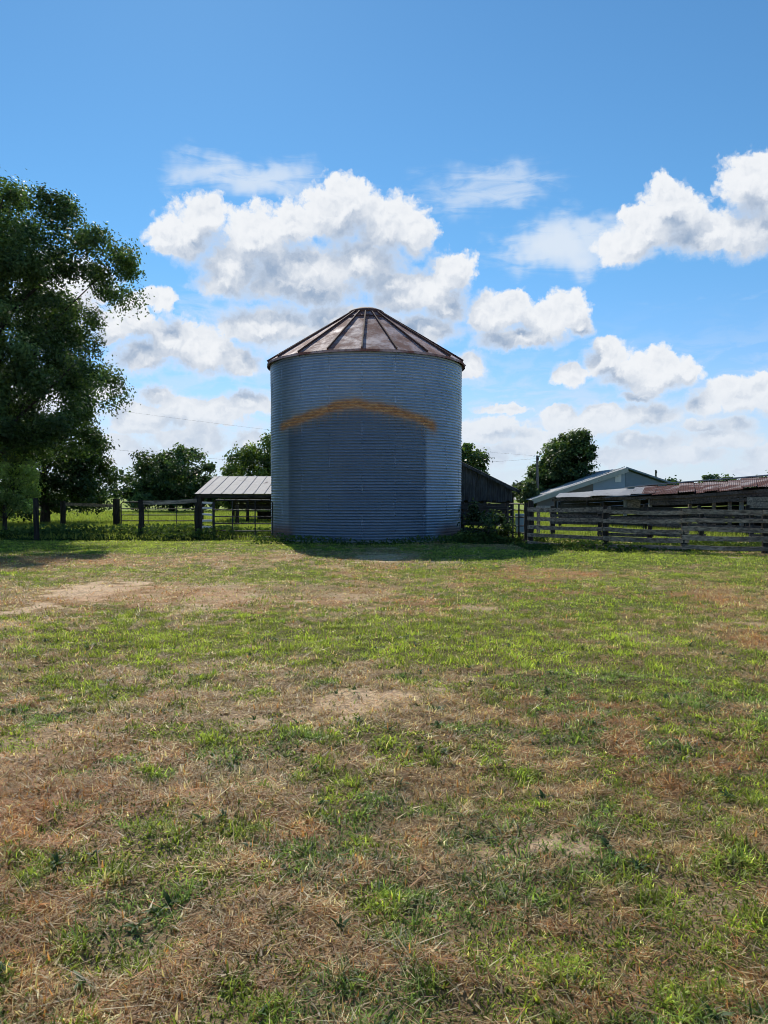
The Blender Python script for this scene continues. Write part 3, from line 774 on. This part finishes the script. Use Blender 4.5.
for e in (re, le):
    eb = e + Vector((0, DEP, 0)); rb = ridge + Vector((0, DEP, 0))
    sheet(e, eb, rb, ridge, pitch=.3, amp=.02, nv=3).build('roof', M_DARK, t)
    k = MB(); k.bar(e + Vector((0, .0, -.09)), ridge + Vector((0, 0, -.09)), .04, .16); k.build('rake_board', W_BARN, t)
for px in (462, 485, 512):
    k = MB(); k.box((gx(px, YB + .5), YB + .5, .9), (.18, .18, 1.9), jitter=.01); k.build('post', W_POST, t)
k = MB()
for py in (503.5, 507, 511, 516): k.bar(at(456, py, 44.8), at(511, py + 1, 44.8), .04, .17, bow=.05)
k.build('gate_boards', W_DARK, t)

# ------------------------------------------------------------------ metal barn
YM = 74.
t = thing('metal_barn', (gx(600, YM), YM, 0), 'pale metal sided barn with long sloping roof behind the cattle shed', 'barn')
pk = at(626.5, 468.5, YM); lf = at(535, 500.5, YM); rt = at(674, 485.5, YM); DB = 16
def poly_wall(pts, m, name, y):
    k = MB(); vs = [(p[0], y, p[1]) for p in pts] + [(p[0], y + .08, p[1]) for p in pts]; n = len(pts)
    k.add(vs, [tuple(range(n)), tuple(range(2 * n - 1, n - 1, -1))] + [(i, (i + 1) % n, n + (i + 1) % n, n + i) for i in range(n)])
    return k.build(name, m, t)
def zl(x): return lf.z + (pk.z - lf.z) * (x - lf.x) / (pk.x - lf.x)
xm = gx(594, YM)
poly_wall([(xm, 0), (pk.x - .02, 0), (pk.x - .02, pk.z - .22), (xm, zl(xm) - .22)], M_BLUE, 'wall', YM + .3)
W_BR2 = metal_mat('brown_grey_sheet', (.13, .12, .125), (.2, .18, .18), None, 0, .1, .6)
poly_wall([(lf.x + .3, 0), (xm - .02, 0), (xm - .02, zl(xm) - .22), (lf.x + .3, max(.3, zl(lf.x + .3) - .22))], W_BR2, 'wall', YM + .34)['label'] = 'dull brown left end of the gable wall'
poly_wall([(pk.x + .02, 0), (rt.x, 0), (rt.x, rt.z - .1), (pk.x + .02, pk.z - .1)], M_SLATE, 'wall', YM + .36)['label'] = 'dark slate blue right side of the gable'
wv = at(616, 474, YM); wv2 = at(622, 482, YM)
k = MB(); k.box(((wv.x + wv2.x) / 2, YM + .28, (wv.z + wv2.z) / 2), (wv2.x - wv.x, .06, wv.z - wv2.z)); k.build('vent_panel', M_PALE, t)
sheet(lf + Vector((-.3, -.3, .05)), lf + Vector((-.3, DB, .05)), pk + Vector((0, DB, .05)), pk + Vector((0, -.3, .05)), pitch=.5, amp=.03, nv=4).build('roof', M_WHITE, t)
sheet(rt + Vector((.2, -.1, 0)), rt + Vector((.2, DB, 0)), pk + Vector((.03, DB, 0)), pk + Vector((.03, -.1, 0)), pitch=.5, amp=.03, nv=4).build('roof', M_SLATE, t)
k = MB(); k.bar(lf + Vector((-.3, -.34, -.1)), pk + Vector((.05, -.34, -.12)), .05, .44); k.build('rake_trim', M_WHITE, t)
n_ = 46
k = MB()
for i in range(n_):                                    # scalloped sheet ends along the rake
    p = lf.lerp(pk, (i + .5) / n_) + Vector((-.25, -.36, .17)); k.box(p, (.1, .12, .09), ry=-math.atan2(pk.z - lf.z, pk.x - lf.x))
k.build('sheet_edge', M_PALE, t)['kind'] = 'stuff'
k = MB(); k.bar(pk + Vector((-.1, -.2, .1)), rt + Vector((.2, -.2, .08)), .08, .14); k.build('rake_trim', M_SLATE, t)

# ------------------------------------------------------------------ low cattle shed with rusted roof
t = thing('cattle_shed', (gx(690, 34), 34, 0), 'long low cattle shed with sagging rusted tin roof behind the corral', 'shed')
# eave (low, near us) and back (high) lines from left to right
EV = [at(553, 498, 44), at(588, 496.8, 41.6), at(620, 496, 39.4), at(652, 495.3, 37), at(690, 493.6, 34.6), at(728, 490.5, 32.4), at(768, 487.5, 30.4), at(830, 483.5, 27.6), at(890, 479, 25.6)]
BK = [at(560, 493.5, 49.5), at(594, 491.5, 47), at(626, 489.2, 44.6), at(656, 486.2, 42.2), at(692, 483.4, 39.6), at(728, 480.8, 37.4), at(768, 477.5, 35.2), at(830, 471, 32.2), at(890, 465, 30)]
for i in range(len(EV) - 1):
    nsub = 1 if i < 2 else 3
    for j in range(nsub):
        e0, e1 = EV[i].lerp(EV[i + 1], j / nsub), EV[i].lerp(EV[i + 1], (j + 1) / nsub)
        b0, b1 = BK[i].lerp(BK[i + 1], j / nsub), BK[i].lerp(BK[i + 1], (j + 1) / nsub)
        drop = Vector((0, 0, random.uniform(-.03, .05))); jl = Vector((random.uniform(-.12, .12), random.uniform(-.3, .15), random.uniform(-.03, .01)))
        mm = M_WHITE if i < 2 else ((M_WHITE, M_TIN, M_RUSTROOF)[j] if i == 2 else M_RUSTROOF)
        ov = Vector((.1, 0, .0)); up = Vector((0, 0, .012 * (j % 2)))
        o = sheet(e0 + drop + jl + up, e1 + drop + jl + ov + up, b1 + drop + ov + up, b0 + drop + up, pitch=.1, amp=.012, nv=5, wav=.03).build('roof_sheet', mm, t)
        if mm is M_RUSTROOF: o['label'] = 'dark red rusted sheet of the sagging roof'
k = MB()
for i in range(len(EV) - 1):                  # pale ridge flashing along the high edge
    if i >= 2: k.bar(BK[i] + Vector((0, -.15, .1)), BK[i + 1] + Vector((0, -.15, .1)), .34, .05)
k.build('ridge_flashing', M_WHITE, t)
k = MB()
for i in range(len(EV) - 1):
    k.bar(EV[i] + Vector((0, .14, -.12)), EV[i + 1] + Vector((0, .14, -.12)), .06, .14)
k.build('eave_beam', W_RED, t)
# header boards hanging under the eave on the right part
k = MB()
for i in range(3, len(EV) - 1):
    for r_ in range(2):
        k.bar(EV[i] + Vector((0, .28 + .02 * r_, -.24 - .16 * r_)), EV[i + 1] + Vector((0, .28 + .02 * r_, -.25 - .16 * r_)), .03, .15, bow=random.uniform(-.01, .03))
k.build('header_board', W_RED, t)
for px, Y, mm in ((556, 44, W_POST), (588, 41.8, W_POST), (626, 39.2, W_PALE), (651, 37.3, W_PALE), (691, 34.9, W_RAIL), (715, 33.5, W_RAIL), (731, 32.6, W_RAIL), (743, 32, W_PALE), (800, 29.3, W_RAIL), (850, 27.5, W_RAIL)):
    top = at(px, 497, Y).z - .05
    k = MB(); k.box((gx(px, Y), Y + .12, top / 2), (.13, .13, top + .1), jitter=.012); k.build('post', mm, t)
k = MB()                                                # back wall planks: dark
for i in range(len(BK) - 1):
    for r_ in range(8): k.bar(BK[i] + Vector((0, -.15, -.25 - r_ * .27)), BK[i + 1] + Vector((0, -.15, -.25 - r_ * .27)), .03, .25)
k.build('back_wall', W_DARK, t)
k = MB()                                                # low plank wall of the feeding side, with gaps
for i in range(3, len(EV) - 1):
    for r_, z in enumerate((.32, .6, .88, 1.12)):
        if (i * 7 + r_ * 3) % 6 == 0 or r_ == 3 or (r_ == 1 and i % 2): continue
        k.bar(Vector((EV[i].x, EV[i].y + .3, z)), Vector((EV[i + 1].x, EV[i + 1].y + .3, z + random.uniform(-.05, .05))), .035, .2, bow=.02)
k.build('plank_wall', W_RED, t)
a = at(746, 498, 31.4); b = at(800, 516, 29.2)
k = MB()
for r_ in range(5): k.bar(Vector((a.x, 31.3, 1.5 - r_ * .2)), Vector((b.x, 28.9, 1.55 - r_ * .2)), .03, .19)
k.build('side_panel', W_RAIL, t)['label'] = 'lighter grey board panel at the right end'
a = at(628, 499, 39); k = MB(); k.box((gx(634, 39), 39.05, 1.15), (.62, .04, .75), rz=-.4, jitter=.02); k.build('gable_panel', W_RAIL, t)

# ------------------------------------------------------------------ corral fences, right
def corral(label, posts, rails, wm=W_RAIL, pw=.2, name='corral_fence', bh=.13, skip=()):
    """posts: (px, Y, ytop); rails: list of heights per span"""
    t = thing(name, (gx(posts[0][0], posts[0][1]), posts[0][1], 0), label, 'fence')
    xs = []
    for (px, Y, yt) in posts:
        m1 = MB(); x, h = post(m1, px, Y, yt, pw, random.uniform(-.02, .02)); m1.build('post', W_POST, t); xs.append((x, Y, h))
    for i in range(len(xs) - 1):
        for j, z in enumerate(rails[i % len(rails)]):
            if (i, j) in skip: continue
            a = Vector((xs[i][0] - .12, xs[i][1] - pw * .5 - .02, z + random.uniform(-.03, .03))); b = Vector((xs[i + 1][0] + .1, xs[i + 1][1] - pw * .5 - .024, z + random.uniform(-.05, .05)))
            m1 = MB(); m1.bar(a, b, .038, bh * random.uniform(.85, 1.15), bow=random.uniform(-.005, .05)); m1.build('rail', wm, t)
    return t
corral('front corral fence of weathered horizontal boards at the right', [(530.5, 25.4, 501), (606, 23.9, 506), (684.5, 23.0, 509), (765.5, 22.4, 511), (846, 22, 511)],
       [[.12, .36, .62, .9, 1.2], [.1, .34, .62, .9, 1.19], [.16, .4, .66, .9, 1.16]])
W_MID = wood_mat('mid_rail_wood', (.05, .043, .04), (.2, .175, .16), (1.2, 9, 9))
corral('second corral fence of darker boards standing behind the front one', [(553, 30, 506), (600, 29, 507), (650, 28, 508), (702, 27, 509), (752, 26.2, 510), (810, 25.6, 510)],
       [[.3, .62, .88, 1.1], [.25, .58, .84, 1.06]], W_MID, .17, bh=.11, skip=((1, 1), (3, 0), (0, 0)))
corral('rearmost dark board fence in front of the cattle shed', [(560, 39, 502), (602, 36.5, 503), (645, 34, 504), (700, 31.8, 505), (748, 30.3, 505), (800, 28, 505)],
       [[.45, .8, 1.12], [.4, .75, 1.08]], W_DARK, .16, bh=.12)
solo_post(526.5, 26.4, 503, .16, 'thin gatepost close against the left end of the corral fence')
tube_gate('wire_gate', 'small dark open gate between the shrub and the corral gatepost', (gx(508, 27.8), 27.8, 0), (gx(525, 26.9), 26.9, 0), 1.4, [.1, .35, .6, .9, 1.15, 1.36], [.3, .65], .02, M_DARK)
t = thing('stock_panel', (gx(470, 31), 31, 0), 'dark board panel behind the shrub to the right of the bin', 'fence')
for (px, yt) in ((463, 502), (489, 503), (507, 503)):
    m1 = MB(); post(m1, px, 30.5, yt, .15); m1.build('post', W_POST, t)
for z in (.3, .6, .9, 1.2):
    m1 = MB(); m1.bar((gx(461, 30.4), 30.38, z + .03), (gx(508, 30.4), 30.38, z - .04), .04, .2, bow=.03); m1.build('rail', W_DARK, t)
# tub
m1 = MB(); c = Vector((gx(520.5, 32), 32, 0)); prof = [(.15, .0), (.17, .02), (.2, .5), (.215, .86), (.23, .87), (.23, .91), (.19, .91), (.18, .86), (.13, .1)]; n = 20
vs = [(c.x + r * math.cos(2 * math.pi * k / n), c.y + r * math.sin(2 * math.pi * k / n), z) for (r, z) in prof for k in range(n)]
m1.add(vs, [(i * n + k, i * n + (k + 1) % n, (i + 1) * n + (k + 1) % n, (i + 1) * n + k) for i in range(len(prof) - 1) for k in range(n)] + [tuple(range(n - 1, -1, -1)), tuple((len(prof) - 1) * n + k for k in range(n))])
tag(m1.build('barrel', M_GRAYBOX, None, True), 'blue grey open barrel standing behind the small gate', 'barrel')
# pale feed trough seen between the first boards of the corral
t = thing('feed_trough', (gx(546, 33), 33, 0), 'pale feed trough behind the left span of the corral fence', 'trough')
a = Vector((gx(537, 33), 33, 1.02)); b = Vector((gx(553, 33), 33, 1.02))
m1 = MB(); m1.bar(a + Vector((0, -.2, .1)), b + Vector((0, -.2, .1)), .03, .22); m1.bar(a + Vector((0, .2, .1)), b + Vector((0, .2, .1)), .03, .22); m1.bar(a, b, .42, .03); m1.build('bin', W_PALE, t)
for p in (a, b):
    for s in (-.16, .16):
        m1 = MB(); m1.box((p.x + (.06 if p is a else -.06), 33 + s, .5), (.07, .07, 1.02)); m1.build('leg', W_RAIL, t)

# ------------------------------------------------------------------ utility poles and cables
def upole(px, Y, ytop, r, label):
    p = at(px, ytop, Y); t = thing('utility_pole', (p.x, Y, 0), label, 'utility pole')
    k = MB(); k.tube([(p.x, Y, -.3), (p.x, Y, p.z * .5), (p.x - .03, Y, p.z)], [r * 1.15, r, r * .8], 10); k.build('pole', W_POLE, t)
    k = MB(); k.box((p.x, Y - r, p.z - .35), (.22, .12, .3), jitter=.01); k.build('bracket', M_DARK, t)
    return p
W_POLE = wood_mat('grey_pole_wood', (.13, .125, .12), (.24, .23, .22))
P1 = upole(537.5, 78, 455.5, .14, 'tall grey utility pole against the left edge of the tall full tree')
P2 = upole(656, 118, 470, .16, 'short thin utility pole top above the roof right of the metal barn')
P0 = at(-40, 428, 62)
def cable(name, label, a, b, sag, r):
    a, b = Vector(a), Vector(b); k = MB()
    k.tube([a.lerp(b, i / 40) - Vector((0, 0, sag * 4 * (i / 40) * (1 - i / 40))) for i in range(41)], r, 5)
    return tag(k.build(name, M_WIRE), label, 'cable')
cable('power_cable', 'thin overhead cable sagging across the sky behind the bin', P0, P1 - Vector((0, 0, .3)), 1.6, .008)
cable('power_cable', 'upper faint overhead cable above the rounded left tree', P0 + Vector((0, 0, 3.2)), P1 + Vector((0, 0, -.05)), .5, .006)

# ------------------------------------------------------------------ sun and sky
SUN_EL = R(40); SAZ = R(-14)                       # azimuth from +Y, negative towards -X
sd = Vector((math.sin(SAZ) * math.cos(SUN_EL), math.cos(SAZ) * math.cos(SUN_EL), math.sin(SUN_EL)))
sl = bpy.data.lights.new('sun', 'SUN'); sl.energy = 5; sl.angle = R(.55); sl.color = (1, .945, .84)
so = bpy.data.objects.new('sun', sl); C.objects.link(so); so.rotation_euler = sd.to_track_quat('Z', 'Y').to_euler()
w = bpy.data.worlds.new('World'); S.world = w; w.use_nodes = True; nt = w.node_tree; nt.nodes.clear(); g = N(nt)
out = g.n('ShaderNodeOutputWorld'); bg = g.n('ShaderNodeBackground'); g.l(bg.outputs[0], out.inputs[0])
STR = .1; bg.inputs[1].default_value = STR
sky = g.n('ShaderNodeTexSky', sky_type='NISHITA'); sky.sun_disc = False; sky.sun_elevation = SUN_EL; sky.sun_rotation = SAZ
sky.air_density = 1.0; sky.dust_density = .05; sky.ozone_density = 2.2; sky.altitude = 200
d = g.n('ShaderNodeTexCoord').outputs['Generated']
s3 = g.n('ShaderNodeSeparateXYZ'); g.l(d, s3.inputs[0]); dx, dy, dz_ = s3.outputs
az = g.math('ARCTAN2', dx, dy); el = g.math('ARCSINE', dz_)
cmb = g.n('ShaderNodeCombineXYZ'); g.l(az, cmb.inputs[0]); g.l(el, cmb.inputs[1]); P = cmb.outputs[0]
def azel(px, py):
    v = (at(px, py, 100.) - Vector((0, 0, EYE))).normalized(); return math.atan2(v.x, v.y), math.asin(v.z)
LOBES = [  # cumulus lobes as photo pixels: cx, cy, rx, ry
 (190,236,40,34),(166,240,20,18),(204,214,24,24),(258,240,48,40),(288,228,34,32),(340,214,46,42),(346,200,30,28),(386,226,44,36),(415,236,24,30),(300,270,84,34),(232,268,44,30),(365,262,50,34),
 (300,288,84,22),(225,284,40,18),(390,285,40,18),(452,274,30,28),(420,290,46,26),(446,306,34,22),(400,300,40,20),
 (492,316,38,27),(512,304,24,16),(545,320,36,22),(570,310,23,24),(520,338,60,16),(580,328,16,14),
 (606,360,30,22),(602,347,18,14),(626,372,30,18),(664,366,26,22),(685,374,18,16),(572,376,24,16),(650,382,40,12),
 (748,178,34,32),(768,196,44,36),(674,210,36,30),(650,230,42,30),(700,236,60,28),(756,232,52,34),(664,190,18,18),(820,210,60,40),(630,246,36,22),
 (738,394,42,20),(762,388,30,18),(700,404,36,15),(648,412,46,15),(606,416,34,16),(800,400,50,24),
 (130,318,32,28),(112,326,24,24),(166,338,38,28),(204,352,44,28),(240,364,36,20),(140,356,40,26),(160,300,22,16),
 (140,420,38,24),(182,414,32,22),(222,412,36,20),(250,402,28,18),(120,452,46,20),(190,438,60,18),(160,395,24,12),
 (270,326,74,30),(340,318,70,26),(420,330,50,24),(470,366,26,20),
 (492,432,42,18),(540,440,40,16),(582,428,44,18),(650,442,52,16),(722,440,46,16),(766,456,34,14),(500,408,34,7),(690,458,60,12),(600,456,60,12),(480,458,50,14),(640,395,22,9),(735,425,30,12),(560,412,22,10),(700,428,24,10),(515,452,26,10),(625,440,20,12),(150,455,24,12),(210,445,26,12),(245,440,20,14),(750,470,26,8),(105,385,26,14),
 (60,300,60,50),(20,400,90,40),(-60,250,80,60),(860,330,60,40),(900,420,80,30)]
WISP = [(330,335,130,50,.75),(215,310,50,40,.5),(520,425,90,26,.5),(690,425,120,40,.5),(150,400,70,40,.4),(262,182,110,30,.85),(480,188,115,32,.7),(548,250,85,36,1.),(600,238,60,34,.9),(700,300,110,10,.25),(590,200,40,10,.3),(440,192,60,22,.5),(570,225,60,16,.6),(760,290,60,8,.3)]
def lob(px, py, rx, ry):
    a, e = azel(px, py); a2, _ = azel(px + rx, py); _, e2 = azel(px, py - ry)
    return a, e, a2 - a, e2 - e
def field_nodes(vec, lobes, k=.18):
    acc = None
    for (px, py, rx, ry) in lobes:
        a, e, ra, re_ = lob(px, py, rx, ry)
        L = g.vmath('LENGTH', g.vmath('MULTIPLY_ADD', vec, (1 / ra, 1 / re_, 0), (-a / ra, -e / re_, 0)))
        acc = L if acc is None else g.math('SMOOTH_MIN', acc, L, k)
    return acc
w1 = g.noise(P, 18, 1, .5, 'Color', dim='2D'); w2 = g.noise(P, 70, 4, .6, 'Color', dim='2D')
wv = g.vmath('ADD', g.vmath('MULTIPLY_ADD', w1, (.022, .016, 0), (-.011, -.008, 0)), g.vmath('MULTIPLY_ADD', w2, (.016, .015, 0), (-.008, -.0075, 0)))
PW = g.vmath('ADD', P, wv)
D = field_nodes(PW, LOBES)
DU = field_nodes(g.vmath('ADD', PW, (-.010, .034, 0)), LOBES, .4)
lit = g.math('SUBTRACT', DU, D)                               # rises towards the sunlit tops of the lobes
def billow(vec):
    vo = g.n('ShaderNodeTexVoronoi', feature='F1', voronoi_dimensions='2D', normalize=True); vo.inputs['Scale'].default_value = 36
    vo.inputs['Detail'].default_value = 2.5; vo.inputs['Roughness'].default_value = .55; vo.inputs['Lacunarity'].default_value = 2.2
    g.l(vec, vo.inputs['Vector']); return vo.outputs['Distance']
PV = g.vmath('ADD', P, g.vmath('MULTIPLY', wv, (.9, .9, 0)))
puff = billow(PV); puffU = billow(g.vmath('ADD', PV, (-.003, .006, 0)))
topness = g.mr(lit, -.2, .25)
edge = g.noise(P, 80, 5, .62, dim='2D')
amp = g.math('MULTIPLY_ADD', topness, .55, .45)
dens = g.math('ADD', g.math('SUBTRACT', 1.04, D), g.math('ADD', g.math('MULTIPLY', g.math('MULTIPLY_ADD', puff, -1.1, .36), amp), g.math('MULTIPLY_ADD', edge, .3, -.15)))
width = g.math('MULTIPLY_ADD', topness, -.32, .66)
alpha = g.mr(g.math('DIVIDE', dens, width), 0, 1)
thick = g.mr(dens, .1, .9)
relief = g.math('MULTIPLY', g.math('SUBTRACT', puffU, puff), -1.15)
soft = g.math('MULTIPLY_ADD', g.noise(P, 26, 3, .5, dim='2D'), .34, -.17)
sh0 = g.math('ADD', g.mr(lit, .55, -.35, smooth=False), g.math('ADD', relief, soft))
sh = g.math('MULTIPLY', g.mr(sh0, -.2, .95), g.math('MULTIPLY', g.math('MULTIPLY_ADD', thick, .9, .1), g.mr(el, .03, .14, .65, 1)))
k_ = 1 / STR
cc = g.mix(sh, (.89 * k_, .915 * k_, .95 * k_), (.29 * k_, .40 * k_, .57 * k_))
# thin high streaks
wl = None
PB = g.vmath('ADD', P, g.vmath('MULTIPLY_ADD', g.noise(P, 9, 4, .6, 'Color', dim='2D'), (.16, .07, 0), (-.08, -.035, 0)))
wn = g.noise(g.map(P, (11, 50, 1), rot=(0, 0, -.12)), 1.5, 6, .6, dist=.5, dim='2D')
for (px, py, rx, ry, s) in WISP:
    a, e, ra, re_ = lob(px, py, rx, ry)
    L = g.vmath('LENGTH', g.vmath('MULTIPLY_ADD', PB, (1 / ra, 1 / re_, 0), (-a / ra, -e / re_, 0)))
    f = g.math('MULTIPLY', g.mr(L, 1.3, .2), s)
    wl = f if wl is None else g.math('MAXIMUM', wl, f)
wa = g.math('MULTIPLY', g.mr(g.math('ADD', g.math('MULTIPLY', wl, .75), g.math('MULTIPLY_ADD', wn, .9, -.56)), .0, .55), wl)
# hazy low field of small clouds towards the horizon
ln = g.noise(g.map(P, (12, 34, 1)), 1.5, 5, .6, dist=.3, dim='2D')
low = g.math('MULTIPLY', g.mr(el, .24, .06), g.mr(ln, .40, .68, .06, .6))
skc = g.mix(1., sky.outputs[0], g.mix(g.mr(el, .0, .34), (.80, .93, 1.22), (.64, 1.07, 1.25)), 'MULTIPLY')
c1 = g.mix(wa, skc, (.70 * k_, .80 * k_, .93 * k_))
c1 = g.mix(low, c1, (.74 * k_, .80 * k_, .89 * k_))
c1 = g.mix(alpha, c1, cc)
haze = g.mr(el, .17, -.005, 0, .7)
c1 = g.mix(haze, c1, (.64 * k_, .74 * k_, .87 * k_))
g.l(c1, bg.inputs[0])
w.cycles.sampling_method = 'MANUAL'; w.cycles.sample_map_resolution = 512

# ------------------------------------------------------------------ render settings
S.view_settings.view_transform = 'Standard'; S.view_settings.look = 'None'; S.view_settings.exposure = 0
S.render.engine = 'CYCLES'
S.cycles.max_bounces = 4; S.cycles.diffuse_bounces = 2; S.cycles.glossy_bounces = 2; S.cycles.transmission_bounces = 3
S.cycles.use_adaptive_sampling = True; S.cycles.adaptive_threshold = .03; S.cycles.adaptive_min_samples = 8
S.cycles.use_denoising = True; S.cycles.filter_width = 1.0
